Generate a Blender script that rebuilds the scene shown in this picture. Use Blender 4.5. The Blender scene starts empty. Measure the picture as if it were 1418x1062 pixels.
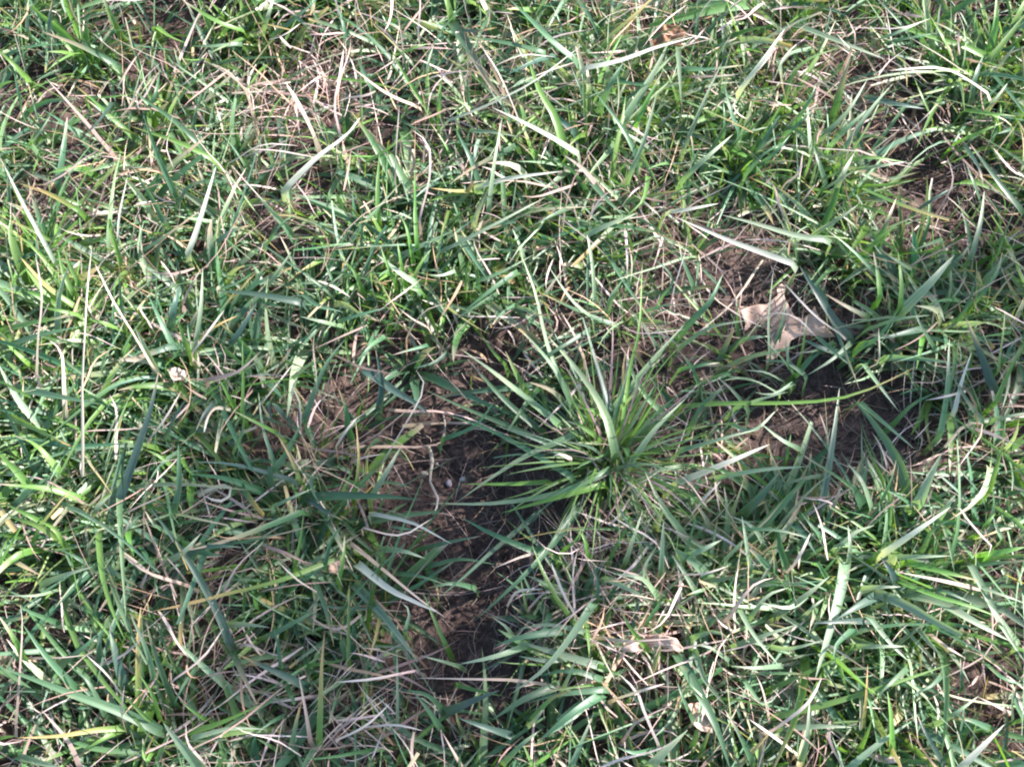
import bpy, bmesh, math, random
import numpy as np
from mathutils import Vector, Matrix

random.seed(7)
rng = np.random.default_rng(11)
SC = bpy.context.scene
COL = SC.collection

# ------------------------------------------------------------------ camera
W, H = 1418.0, 1062.0
TILT = math.radians(21.0)
DIST = 1.05
HFOV = math.radians(53.0)
cam_d = bpy.data.cameras.new('camera')
cam = bpy.data.objects.new('camera', cam_d); COL.objects.link(cam)
cam.location = (0.0, -DIST * math.sin(TILT), DIST * math.cos(TILT))
cam.rotation_euler = (TILT, 0, 0)
cam_d.sensor_fit = 'HORIZONTAL'
cam_d.angle = HFOV
cam_d.clip_start = 0.02
cam_d.clip_end = 500
SC.camera = cam

# ------------------------------------------------------------------ light
SUN_EL = math.radians(34.0)
SUN_AZ = math.radians(24.0)          # direction towards the sun, counter-clockwise from +x
world = bpy.data.worlds.new('World'); SC.world = world
world.use_nodes = True
nt = world.node_tree
nt.nodes.clear()
sky = nt.nodes.new('ShaderNodeTexSky')
sky.sky_type = 'NISHITA'
sky.sun_disc = False
sky.sun_elevation = SUN_EL
sky.sun_rotation = math.radians(90) - SUN_AZ
bgn = nt.nodes.new('ShaderNodeBackground'); bgn.inputs['Strength'].default_value = 0.12
wo = nt.nodes.new('ShaderNodeOutputWorld')
nt.links.new(sky.outputs[0], bgn.inputs[0]); nt.links.new(bgn.outputs[0], wo.inputs[0])
sun_d = bpy.data.lights.new('sun', 'SUN')
sun_d.energy = 5.0
sun_d.angle = math.radians(0.6)
sun_d.color = (1.0, 0.92, 0.90)
sun = bpy.data.objects.new('sun', sun_d); COL.objects.link(sun)
to_sun = Vector((math.cos(SUN_EL) * math.cos(SUN_AZ), math.cos(SUN_EL) * math.sin(SUN_AZ), math.sin(SUN_EL)))
sun.rotation_euler = to_sun.to_track_quat('Z', 'Y').to_euler()
sun.location = to_sun * 5
SC.view_settings.view_transform = 'Standard'
SC.view_settings.look = 'None'
SC.view_settings.exposure = 1.74
SC.view_settings.gamma = 1.0
SC.view_settings.use_curve_mapping = False
SC.cycles.max_bounces = 8
SC.cycles.transmission_bounces = 6
SC.cycles.filter_width = 2.1

# ------------------------------------------------------------------ noise and terrain
_lat = [np.random.default_rng(100 + i).random((64, 64)) for i in range(8)]
def vnoise(x, y, freq, k=0):
    L = _lat[k % 8]
    u = np.asarray(x, float) * freq + 17.3 * k + 500.0; v = np.asarray(y, float) * freq + 9.1 * k + 500.0
    iu = np.floor(u).astype(int); iv = np.floor(v).astype(int)
    fu = u - iu; fv = v - iv
    fu = fu * fu * (3 - 2 * fu); fv = fv * fv * (3 - 2 * fv)
    g = lambda a, b: L[a % 64, b % 64]
    return ((g(iu, iv) * (1 - fu) + g(iu + 1, iv) * fu) * (1 - fv) +
            (g(iu, iv + 1) * (1 - fu) + g(iu + 1, iv + 1) * fu) * fv) - 0.5

CR = np.array(cam.matrix_world.to_3x3()) if False else np.array(Matrix.Rotation(TILT, 3, 'X'))
CP = np.array(cam.location)
TX = math.tan(HFOV / 2)
def ray(px, py):
    d = np.array([(px - W / 2) / (W / 2) * TX, -(py - H / 2) / (W / 2) * TX, -1.0])
    return CR @ d
def on_plane(px, py, z):
    d = ray(px, py)
    t = (z - CP[2]) / d[2]
    return CP + d * t

def px_region(lst):
    out = []
    for r in lst:
        c = on_plane(r[0], r[1], 0.02)
        a = on_plane(r[0] + r[2], r[1], 0.02); b = on_plane(r[0], r[1] + r[3], 0.02)
        out.append((c[0], c[1], abs(a[0] - c[0]) + 1e-6, abs(b[1] - c[1]) + 1e-6, r[4]))
    return out
def field(x, y, regs):
    f = np.zeros_like(x)
    for (cx, cy, rx, ry, s) in regs:
        q = ((x - cx) / rx) ** 2 + ((y - cy) / ry) ** 2
        f = np.maximum(f, s * np.exp(-0.7 * q ** 1.6))
    return f
BARE = px_region([(640, 645, 138, 112, 1), (620, 555, 96, 60, 1), (668, 785, 98, 118, 1), (650, 870, 78, 80, 1),
    (570, 650, 48, 60, .7), (1130, 570, 150, 88, 1), (1010, 400, 100, 50, .95), (1095, 450, 115, 70, 1),
    (1290, 262, 82, 80, 1), (530, 220, 55, 24, .7), (490, 262, 30, 20, .7), (820, 400, 50, 24, .6),
    (700, 990, 60, 40, .6), (1330, 1000, 70, 40, .5),
    (4, 370, 26, 34, .8), (830, 560, 60, 40, .5), (1080, 620, 60, 40, .6), (900, 1010, 60, 40, .5), (620, 60, 45, 30, .6), (170, 500, 40, 26, .5)])
YEL = px_region([(15, 620, 120, 190, .95), (110, 400, 80, 70, .85), (330, 40, 110, 50, .8), (1400, 60, 60, 100, .95),
    (560, 365, 60, 45, .7), (850, 640, 60, 50, .7), (800, 790, 60, 50, .6), (200, 210, 90, 70, .5), (1040, 150, 80, 80, .5),
    (1150, 190, 90, 70, .6), (780, 190, 80, 60, .4), (1390, 560, 60, 90, .4), (240, 990, 70, 50, .4), (720, 250, 80, 50, .4)])
DRY = px_region([(430, 115, 75, 60, .95), (300, 125, 60, 40, .7), (100, 520, 70, 60, .6), (290, 690, 60, 40, .5),
    (250, 830, 90, 80, .5), (840, 790, 90, 60, 1), (820, 850, 120, 50, .9), (920, 440, 60, 40, .8), (1060, 70, 60, 70, .6),
    (1310, 220, 80, 60, .7), (640, 80, 80, 60, .5), (1250, 620, 80, 80, .6), (540, 230, 60, 50, .7), (1000, 900, 80, 60, .5),
    (380, 950, 150, 100, .6), (210, 260, 100, 60, .5), (640, 190, 90, 40, .5), (920, 60, 60, 30, .7), (1210, 90, 90, 50, .4), (560, 900, 70, 60, .4)])
LUSH = px_region([(470, 650, 75, 75, 1), (520, 890, 70, 70, 1), (1380, 330, 60, 60, .6), (1000, 760, 120, 80, .5), (60, 620, 80, 150, .6)])
TALL = px_region([(0, 600, 150, 250, 1), (1400, 80, 90, 130, .9), (1180, 860, 170, 130, .4), (330, 20, 140, 60, .6), (180, 480, 100, 80, .5)])
PALE = px_region([(1010, 840, 150, 110, .8), (1290, 760, 130, 130, .6), (930, 700, 90, 90, .5), (1180, 230, 120, 110, .5), (1280, 450, 100, 90, .6), (800, 120, 150, 90, .4)])
MOUND = px_region([(90, 560, 230, 330, .020), (1000, 860, 250, 150, .018), (850, 660, 90, 80, .012), (1330, 600, 200, 400, .014), (500, 250, 500, 170, .010)])
PIT = px_region([(610, 680, 170, 210, .026), (1130, 560, 140, 80, .018), (1290, 262, 90, 85, .016)])

def terrain(x, y):
    x = np.asarray(x, float); y = np.asarray(y, float)
    z = vnoise(x, y, 3.2, 0) * 0.030 + vnoise(x, y, 8, 1) * 0.010
    z = z + field(x, y, MOUND) - field(x, y, PIT)
    return z * np.clip(2.2 - np.hypot(x, y) * 0.7, 0.35, 1)
def fine(x, y):
    return (vnoise(x, y, 28, 2) * 0.006 + vnoise(x, y, 70, 3) * 0.0045 + vnoise(x, y, 160, 4) * 0.0036 + vnoise(x, y, 330, 5) * 0.0024)
def hit(px, py, h):
    z = h
    for _ in range(4):
        p = on_plane(px, py, z)
        z = float(terrain(p[0], p[1])) + h
    return np.array([p[0], p[1], z])

# ------------------------------------------------------------------ materials
def new_mat(name):
    m = bpy.data.materials.new(name); m.use_nodes = True
    m.node_tree.nodes.clear()
    return m, m.node_tree.nodes, m.node_tree.links
def mixc(N, L, fac, a, b, mode='MIX'):
    n = N.new('ShaderNodeMix'); n.data_type = 'RGBA'; n.blend_type = mode
    for s, v in ((0, fac), (6, a), (7, b)):
        if hasattr(v, 'is_linked'): L.new(v, n.inputs[s])
        else: n.inputs[s].default_value = v if s == 0 else (*v, 1)
    return n.outputs[2]
def blade_material(name, rough, spec, trans, stripe, tint):
    m, N, L = new_mat(name)
    a = N.new('ShaderNodeAttribute'); a.attribute_name = 'blade_colour'
    u = N.new('ShaderNodeAttribute'); u.attribute_name = 'blade_uv'
    sep = N.new('ShaderNodeSeparateXYZ'); L.new(u.outputs['Vector'], sep.inputs[0])
    cmb = N.new('ShaderNodeCombineXYZ')
    def mul(x, k):
        n = N.new('ShaderNodeMath'); n.operation = 'MULTIPLY'; L.new(x, n.inputs[0]); n.inputs[1].default_value = k; return n.outputs[0]
    L.new(mul(sep.outputs[0], 1.6), cmb.inputs[0]); L.new(mul(sep.outputs[1], 8.0), cmb.inputs[1]); L.new(mul(a.outputs['Alpha'], 91.0), cmb.inputs[2])
    no = N.new('ShaderNodeTexNoise'); no.inputs['Scale'].default_value = 1.0; no.inputs['Detail'].default_value = 3; L.new(cmb.outputs[0], no.inputs['Vector'])
    cmb2 = N.new('ShaderNodeCombineXYZ')
    L.new(mul(sep.outputs[0], 7.0), cmb2.inputs[0]); L.new(mul(sep.outputs[1], 1.2), cmb2.inputs[1]); L.new(mul(a.outputs['Alpha'], 57.0), cmb2.inputs[2])
    no2 = N.new('ShaderNodeTexNoise'); no2.inputs['Scale'].default_value = 1.0; no2.inputs['Detail'].default_value = 4; L.new(cmb2.outputs[0], no2.inputs['Vector'])
    r1 = N.new('ShaderNodeMapRange'); L.new(no.outputs['Fac'], r1.inputs[0]); r1.inputs[1].default_value = .3; r1.inputs[2].default_value = .7; r1.inputs[3].default_value = 1 - stripe; r1.inputs[4].default_value = 1 + stripe
    c1 = N.new('ShaderNodeVectorMath'); c1.operation = 'SCALE'; L.new(a.outputs['Color'], c1.inputs[0]); L.new(r1.outputs[0], c1.inputs['Scale'])
    # scattered wear: small brown flecks and pale bleached spots
    r2 = N.new('ShaderNodeMapRange'); L.new(no2.outputs['Fac'], r2.inputs[0]); r2.inputs[1].default_value = .62; r2.inputs[2].default_value = .75; r2.inputs[3].default_value = 0; r2.inputs[4].default_value = .55
    col = mixc(N, L, r2.outputs[0], c1.outputs[0], (.30, .25, .15))
    p = N.new('ShaderNodeBsdfPrincipled'); L.new(col, p.inputs['Base Color']); p.inputs['Roughness'].default_value = rough; p.inputs['Specular IOR Level'].default_value = spec
    bm_ = N.new('ShaderNodeBump'); bm_.inputs['Strength'].default_value = .35; bm_.inputs['Distance'].default_value = .0006; L.new(no.outputs['Fac'], bm_.inputs['Height']); L.new(bm_.outputs[0], p.inputs['Normal'])
    tr = N.new('ShaderNodeBsdfTranslucent')
    L.new(mixc(N, L, 1.0, col, tint, 'MULTIPLY'), tr.inputs['Color'])
    mx = N.new('ShaderNodeMixShader'); mx.inputs[0].default_value = trans
    L.new(p.outputs[0], mx.inputs[1]); L.new(tr.outputs[0], mx.inputs[2])
    o = N.new('ShaderNodeOutputMaterial'); L.new(mx.outputs[0], o.inputs[0])
    return m
M_GREEN = blade_material('green_blade', .42, .55, .30, .22, (1.7, 1.75, .75))
M_DRY = blade_material('dry_blade', .62, .35, .22, .28, (1.25, 1.1, .85))

def soil_material():
    m, N, L = new_mat('soil')
    g = N.new('ShaderNodeNewGeometry')
    def noise(sc, det):
        n = N.new('ShaderNodeTexNoise'); n.inputs['Scale'].default_value = sc; n.inputs['Detail'].default_value = det; n.inputs['Roughness'].default_value = .65
        L.new(g.outputs['Position'], n.inputs['Vector']); return n.outputs['Fac']
    n1, n2, n3 = noise(9, 4), noise(120, 6), noise(420, 4)
    r = N.new('ShaderNodeValToRGB'); L.new(n2, r.inputs[0])
    e = r.color_ramp.elements
    e[0].position = .30; e[0].color = (.030, .020, .018, 1); e[1].position = .72; e[1].color = (.135, .092, .078, 1)
    x = e.new(.5); x.color = (.066, .045, .039, 1)
    r3 = N.new('ShaderNodeValToRGB'); L.new(n3, r3.inputs[0])
    r3.color_ramp.elements[0].position = .60; r3.color_ramp.elements[0].color = (0, 0, 0, 1); r3.color_ramp.elements[1].position = .74; r3.color_ramp.elements[1].color = (1, 1, 1, 1)
    c = mixc(N, L, r3.outputs[0], r.outputs[0], (.20, .155, .13))
    rr = N.new('ShaderNodeMapRange'); L.new(n1, rr.inputs[0]); rr.inputs[1].default_value = .3; rr.inputs[2].default_value = .7; rr.inputs[3].default_value = .75; rr.inputs[4].default_value = 1.2
    sc = N.new('ShaderNodeVectorMath'); sc.operation = 'SCALE'; L.new(c, sc.inputs[0]); L.new(rr.outputs[0], sc.inputs['Scale'])
    p = N.new('ShaderNodeBsdfPrincipled'); L.new(sc.outputs[0], p.inputs['Base Color']); p.inputs['Roughness'].default_value = .95; p.inputs['Specular IOR Level'].default_value = .2
    b = N.new('ShaderNodeBump'); b.inputs['Strength'].default_value = .9; b.inputs['Distance'].default_value = .002; L.new(n2, b.inputs['Height'])
    b2 = N.new('ShaderNodeBump'); b2.inputs['Strength'].default_value = .7; b2.inputs['Distance'].default_value = .001; L.new(n3, b2.inputs['Height']); L.new(b.outputs[0], b2.inputs['Normal'])
    L.new(b2.outputs[0], p.inputs['Normal'])
    o = N.new('ShaderNodeOutputMaterial'); L.new(p.outputs[0], o.inputs[0])
    return m
M_SOIL = soil_material()
def plain_material(name, c0, c1, scale, rough=.7, trans=0.0, bump=.0006):
    m, N, L = new_mat(name)
    tc = N.new('ShaderNodeNewGeometry')
    n = N.new('ShaderNodeTexNoise'); n.inputs['Scale'].default_value = scale; n.inputs['Detail'].default_value = 5; L.new(tc.outputs['Position'], n.inputs['Vector'])
    r = N.new('ShaderNodeValToRGB'); L.new(n.outputs['Fac'], r.inputs[0])
    r.color_ramp.elements[0].position = .32; r.color_ramp.elements[0].color = (*c0, 1); r.color_ramp.elements[1].position = .68; r.color_ramp.elements[1].color = (*c1, 1)
    p = N.new('ShaderNodeBsdfPrincipled'); L.new(r.outputs[0], p.inputs['Base Color']); p.inputs['Roughness'].default_value = rough; p.inputs['Specular IOR Level'].default_value = .3
    b = N.new('ShaderNodeBump'); b.inputs['Strength'].default_value = .6; b.inputs['Distance'].default_value = bump; L.new(n.outputs['Fac'], b.inputs['Height']); L.new(b.outputs[0], p.inputs['Normal'])
    o = N.new('ShaderNodeOutputMaterial')
    if trans:
        t = N.new('ShaderNodeBsdfTranslucent'); L.new(r.outputs[0], t.inputs[0])
        mx = N.new('ShaderNodeMixShader'); mx.inputs[0].default_value = trans; L.new(p.outputs[0], mx.inputs[1]); L.new(t.outputs[0], mx.inputs[2]); L.new(mx.outputs[0], o.inputs[0])
    else: L.new(p.outputs[0], o.inputs[0])
    return m
M_LEAF = plain_material('dead_leaf', (.42, .275, .20), (.62, .45, .355), 70, .65, .15, .0012)
M_LEAF_BROWN = plain_material('brown_leaf', (.15, .075, .035), (.27, .15, .08), 90, .55, .15)
M_LEAF_PALE = plain_material('pale_dead_leaf', (.45, .36, .28), (.62, .52, .42), 120, .6, .2)
M_VEIN = plain_material('leaf_vein', (.56, .42, .32), (.68, .54, .43), 200, .6)
M_PEBBLE_W = plain_material('white_pebble', (.26, .22, .21), (.62, .59, .58), 420, .7)
M_PEBBLE_G = plain_material('grey_pebble', (.12, .10, .12), (.30, .28, .33), 420, .6)
M_PEBBLE_T = plain_material('tan_pebble', (.30, .24, .20), (.42, .35, .30), 300, .7)

# ------------------------------------------------------------------ setting: soil
def build_soil():
    inner = np.linspace(-0.95, 0.95, 480)
    outer = 0.95 + np.cumsum(np.geomspace(0.006, 14, 44))
    ax = np.concatenate([-outer[::-1], inner, outer])
    X, Y = np.meshgrid(ax, ax)
    Z = terrain(X, Y) + fine(X, Y) * np.clip(1.6 - np.hypot(X, Y), 0, 1)
    n = len(ax)
    co = np.stack([X, Y, Z], -1).reshape(-1, 3)
    i = np.arange(n - 1)[:, None] * n + np.arange(n - 1)[None, :]
    q = np.stack([i, i + 1, i + n + 1, i + n], -1).reshape(-1, 4)
    return mesh_object('soil', co, q, None, None, M_SOIL)

def mesh_object(name, co, quads, col, uv, mat, parent=None, link=True):
    me = bpy.data.meshes.new(name)
    nv, nq = len(co), len(quads)
    me.vertices.add(nv); me.vertices.foreach_set('co', np.ascontiguousarray(co, np.float32).ravel())
    me.loops.add(nq * 4); me.loops.foreach_set('vertex_index', np.ascontiguousarray(quads, np.int32).ravel())
    me.polygons.add(nq); me.polygons.foreach_set('loop_start', np.arange(0, nq * 4, 4, dtype=np.int32))
    me.update(calc_edges=True)
    me.polygons.foreach_set('use_smooth', np.ones(nq, bool))
    if col is not None:
        a = me.attributes.new('blade_colour', 'FLOAT_COLOR', 'POINT'); a.data.foreach_set('color', np.ascontiguousarray(col, np.float32).ravel())
        b = me.attributes.new('blade_uv', 'FLOAT_VECTOR', 'POINT'); b.data.foreach_set('vector', np.ascontiguousarray(uv, np.float32).ravel())
    me.materials.append(mat)
    o = bpy.data.objects.new(name, me)
    COL.objects.link(o)
    if parent is not None: o.parent = parent
    return o
soil = build_soil(); soil['kind'] = 'structure'

# ------------------------------------------------------------------ blades in bulk
def strips(spine, width, roll, c0, c1, tipfrac, across=3, fold=.22, cut=None, stalk=False):
    """spine (N,S,3), width (N,), roll (N,S): ribbons with a folded midrib. Returns co, quads, colour, uv."""
    N, S, _ = spine.shape
    t = np.linspace(0, 1, S)
    d = np.gradient(spine, axis=1); d /= np.linalg.norm(d, axis=2, keepdims=True) + 1e-12
    up = np.array([0, 0, 1.0])
    s = np.cross(np.broadcast_to(up, d.shape), d)
    ln = np.linalg.norm(s, axis=2, keepdims=True)
    alt = np.stack([np.cos(roll * 3 + 1), np.sin(roll * 3 + 1), 0 * roll], -1)
    s = np.where(ln > .08, s / (ln + 1e-9), alt)
    nrm = np.cross(d, s)
    cr, sr = np.cos(roll)[..., None], np.sin(roll)[..., None]
    s2 = s * cr + nrm * sr; n2 = -s * sr + nrm * cr
    tt = t[None, :] * (np.ones(N) if cut is None else cut)[:, None]
    if stalk: prof = (.8 + .2 * np.sin(tt * 9)) * np.clip(1 - tt ** 5, 0, 1) ** .6 * (1 - .45 * tt) + .05
    else: prof = np.clip(.55 + tt * 2.2, 0, 1) * np.clip(1 - tt ** 1.9, 0, 1) ** .85 + .03
    w = width[:, None] * prof
    rnd = rng.random(N)
    tf = tipfrac[:, None]
    k = np.clip((t[None, :] - (1 - tf)) / (np.maximum(tf, .04) * .8) + .0, 0, 1)
    k = np.where(tf < .01, t[None, :] * 0, k)
    bs = np.clip(1 - t / .22, 0, 1)[None, :] * .5           # pale sheath towards the root
    colr = c0[:, None, :] * (1 - k[..., None]) + c1[:, None, :] * k[..., None]
    sheath = np.array([.22, .24, .13])
    colr = colr * (1 - bs[..., None]) + sheath * bs[..., None]
    offs = np.linspace(-.5, .5, across)
    V, U = [], []
    for o in offs:
        p = spine + s2 * (w * o)[..., None]
        if across == 3 and o == 0: p = p - n2 * (w * fold)[..., None]
        V.append(p)
        U.append(np.stack([np.broadcast_to(t, (N, S)), np.full((N, S), o + .5), np.broadcast_to(rnd[:, None], (N, S))], -1))
    co = np.stack(V, 2).reshape(-1, 3)
    uv = np.stack(U, 2).reshape(-1, 3)
    cc = np.repeat(np.concatenate([colr, np.broadcast_to(rnd[:, None, None], (N, S, 1))], -1)[:, :, None, :], across, 2).reshape(-1, 4)
    base = (np.arange(N) * S * across)[:, None, None]
    r = (np.arange(S - 1) * across)[None, :, None]
    a = np.arange(across - 1)[None, None, :]
    i = base + r + a
    q = np.stack([i, i + 1, i + across + 1, i + across], -1).reshape(-1, 4)
    return co, q, cc, uv

def grow(x, y, az, lean, bend, length, S, side, wob, zmin=.001, z0=None, cap=None):
    """spines that leave the ground, lean over and droop; kept above the soil."""
    N = len(x)
    t = np.linspace(0, 1, S)
    th = lean[:, None] + bend[:, None] * t[None, :] ** 1.3
    a = az[:, None] + side[:, None] * t[None, :] + wob[:, None] * np.sin(t[None, :] * 7 + az[:, None] * 5)
    step = (length / (S - 1))[:, None]
    dx = np.sin(th) * np.cos(a) * step; dy = np.sin(th) * np.sin(a) * step; dz = np.cos(th) * step
    cum = lambda v: np.concatenate([np.zeros((N, 1)), np.cumsum(v[:, :-1], 1)], 1)
    g = terrain(x, y) - .002
    X = x[:, None] + cum(dx); Y = y[:, None] + cum(dy); Z = (g if z0 is None else z0)[:, None] + cum(dz)
    lo = terrain(X, Y) + zmin
    if cap: Z = g[:, None] + cap * np.tanh((Z - g[:, None]) / cap)
    Z = np.where(t[None, :] > .01, np.maximum(Z, lo), Z)
    return np.stack([X, Y, Z], -1)

def pick(n, choices, probs):
    return np.array(choices)[rng.choice(len(choices), n, p=np.array(probs) / sum(probs))]

G_COL = np.array([1.12, 1.28, 1.14]) * np.array([(.050, .105, .060), (.060, .120, .070), (.070, .135, .082), (.088, .155, .098), (.062, .118, .050), (.095, .165, .075)])
Y_COL = np.array([.92, .88, 1.25]) * np.array([(.105, .230, .030), (.125, .260, .040), (.090, .200, .030), (.150, .270, .050)])
P_COL = np.array([1.02, 1.12, .96]) * np.array([(.150, .225, .145), (.210, .275, .190), (.130, .205, .120), (.30, .34, .25)])
D_COL = np.array([1.04, .94, .98]) * np.array([(.46, .37, .31), (.36, .27, .22), (.56, .48, .42), (.30, .22, .18), (.52, .44, .40), (.42, .31, .19), (.62, .55, .48)])
O_COL = np.array([(.38, .25, .10), (.42, .32, .15), (.52, .44, .32), (.50, .40, .33), (.40, .30, .22)])

def green_mass():
    # tillers within the view and a generous margin; thinner farther out
    pts = []
    for (n, R0, R1) in ((10200, 0, 0), (4800, 0, 1)):
        if R1 == 0: x = rng.uniform(-.80, .80, n); y = rng.uniform(-.68, .82, n)
        else:
            x = rng.uniform(-1.9, 1.9, n); y = rng.uniform(-1.7, 2.0, n)
            k = (np.abs(x) > .8) | (y < -.68) | (y > .82)
            x, y = x[k], y[k]
        pts.append((x, y))
    x = np.concatenate([p[0] for p in pts]); y = np.concatenate([p[1] for p in pts])
    clump = vnoise(x, y, 22, 6) + .6 * vnoise(x, y, 9, 7)
    keep = (rng.random(len(x)) < (1 - 1.04 * field(x, y, BARE) ** .7)) & (rng.random(len(x)) < np.clip(.60 + 1.9 * clump + .8 * field(x, y, LUSH), .03, 1)) & (rng.random(len(x)) < 1 - .74 * field(x, y, DRY))
    x, y = x[keep], y[keep]
    nb = np.where(rng.random(len(x)) < .36, rng.integers(7, 15, len(x)), rng.integers(2, 6, len(x)))
    idx = np.repeat(np.arange(len(x)), nb)
    tx, ty = x[idx], y[idx]
    N = len(tx)
    taz = rng.uniform(0, 2 * math.pi, len(x))
    # neighbouring tillers tend to lie the same way
    flow = 2.4 * vnoise(x, y, 4, 2) * math.pi + 1.2
    taz = np.where(rng.random(len(x)) < .45, flow + rng.normal(0, .6, len(x)), taz)
    spread = np.where(nb > 5, 1.7, .8)
    az = taz[idx] + rng.normal(0, 1, N) * spread[idx]
    tall = field(tx, ty, TALL)
    length = np.clip(rng.lognormal(math.log(.070), .38, N), .022, .15) * np.exp(rng.normal(0, .16, len(x)))[idx] * (1 + .35 * tall)
    lean = np.abs(rng.normal(.84, .34, N)) * (1 - .40 * tall); bend = rng.normal(.62, .42, N)
    length = length * (1 - .6 * field(tx, ty, BARE))
    width = np.clip(rng.lognormal(math.log(.0036), .45, N), .0013, .0085) * np.exp(rng.normal(0, .22, len(x)))[idx] * (.75 + .25 * np.clip(length / .055, .4, 2))
    side = rng.normal(0, .26, N); wob = rng.normal(0, .07, N)
    yf = field(tx, ty, YEL); pf = field(tx, ty, PALE)
    per = lambda: np.where(rng.random(N) < .75, rng.random(len(x))[idx], rng.random(N))
    c0 = G_COL[(per() * len(G_COL)).astype(int)]
    u = per()
    c0 = np.where((u < .23 + .70 * yf)[:, None], Y_COL[rng.integers(0, len(Y_COL), N)], c0)
    u = per()
    c0 = np.where((u < .24 + .5 * pf)[:, None], P_COL[rng.integers(0, len(P_COL), N)], c0)
    c0 = c0 * rng.uniform(.75, 1.25, (N, 1)) * (1 + rng.normal(0, .06, (N, 3)))
    c1 = O_COL[rng.integers(0, len(O_COL), N)]
    tip = np.where(rng.random(N) < .40, rng.uniform(.05, .5, N), 0)
    S = 7
    sp = grow(tx + rng.normal(0, .0035, N), ty + rng.normal(0, .0035, N), az, lean, bend, length, S, side, wob, cap=.066)
    roll = rng.normal(0, .55, N)[:, None] + rng.normal(0, .7, N)[:, None] * np.linspace(0, 1, S)[None, :]
    o = mesh_object('grass', *strips(sp, width, roll, c0, c1, tip, cut=np.where(rng.random(N) < .25, rng.uniform(.72, .92, N), 1)), M_GREEN)
    o['kind'] = 'stuff'
    o['label'] = 'short blue-green grass covering the ground between the bare patches'
    return N

def dry_mass():
    n = 50000
    x = np.concatenate([rng.uniform(-.78, .78, n), rng.uniform(-1.8, 1.8, n // 4)]); y = np.concatenate([rng.uniform(-.66, .80, n), rng.uniform(-1.6, 1.9, n // 4)])
    f = .36 + .72 * field(x, y, DRY) + .5 * vnoise(x, y, 14, 5)
    f = f * (1 - .93 * field(x, y, BARE))
    k = rng.random(len(x)) < f
    x, y = x[k], y[k]; N = len(x)
    az = rng.uniform(0, 2 * math.pi, N)
    lying = rng.random(N) < .62
    lean = np.where(lying, rng.uniform(1.1, 1.6, N), rng.uniform(.15, 1.0, N)); bend = np.where(lying, rng.normal(.15, .3, N), rng.normal(.8, .6, N))
    length = np.clip(rng.lognormal(math.log(.050), .45, N), .012, .14)
    width = np.clip(rng.lognormal(math.log(.00105), .42, N), .0005, .0036)
    broad = rng.random(N) < .09
    width = np.where(broad, rng.uniform(.0016, .0034, N), width)
    length = np.where(broad, rng.uniform(.035, .09, N), length)
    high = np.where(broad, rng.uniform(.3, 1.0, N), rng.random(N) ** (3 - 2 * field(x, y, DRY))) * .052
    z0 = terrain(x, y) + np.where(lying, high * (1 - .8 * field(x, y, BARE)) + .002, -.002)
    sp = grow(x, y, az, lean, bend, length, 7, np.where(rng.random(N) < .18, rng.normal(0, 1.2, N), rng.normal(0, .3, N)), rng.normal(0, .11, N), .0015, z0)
    c0 = D_COL[rng.integers(0, len(D_COL), N)] * rng.uniform(.7, 1.25, (N, 1)) * ((.58 + .42 * np.clip(high / .022, 0, 1)) * (1 + .30 * field(x, y, DRY)))[:, None]  # strands lying low get darker colour, painting in the shade deep between blades
    c1 = c0 * rng.uniform(.8, 1.15, (N, 1))
    roll = rng.normal(0, .7, N)[:, None] + rng.normal(0, 1.4, N)[:, None] * np.linspace(0, 1, 7)[None, :]
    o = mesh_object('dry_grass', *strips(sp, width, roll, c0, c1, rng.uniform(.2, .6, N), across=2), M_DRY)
    o['kind'] = 'stuff'; o['label'] = 'matted dead straw and thatch lying under the green grass'
    # hair-fine rootlets over the bare soil
    n = 15000
    x = rng.uniform(-.72, .72, n); y = rng.uniform(-.6, .72, n)
    k = rng.random(n) < .10 + .9 * field(x, y, BARE)
    x, y = x[k], y[k]; N = len(x)
    sp = grow(x, y, rng.uniform(0, 6.28, N), rng.uniform(1.2, 1.6, N), rng.normal(.1, .2, N), rng.uniform(.012, .055, N), 7, rng.normal(0, 1.3, N), rng.normal(0, .6, N), .002, terrain(x, y) + rng.uniform(.002, .007, N))
    sp[..., 2] += fine(sp[..., 0], sp[..., 1])
    c0 = np.array([(.22, .17, .14), (.15, .11, .09), (.28, .23, .19)])[rng.integers(0, 3, N)] * rng.uniform(.6, 1.2, (N, 1))
    o = mesh_object('rootlets', *strips(sp, rng.uniform(.0004, .0011, N), rng.normal(0, .6, (N, 1)) + np.zeros((1, 7)), c0, c0, np.full(N, .3), across=2), M_DRY)
    o['kind'] = 'stuff'; o['label'] = 'hair-fine brown rootlets and chaff on the bare soil'

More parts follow.
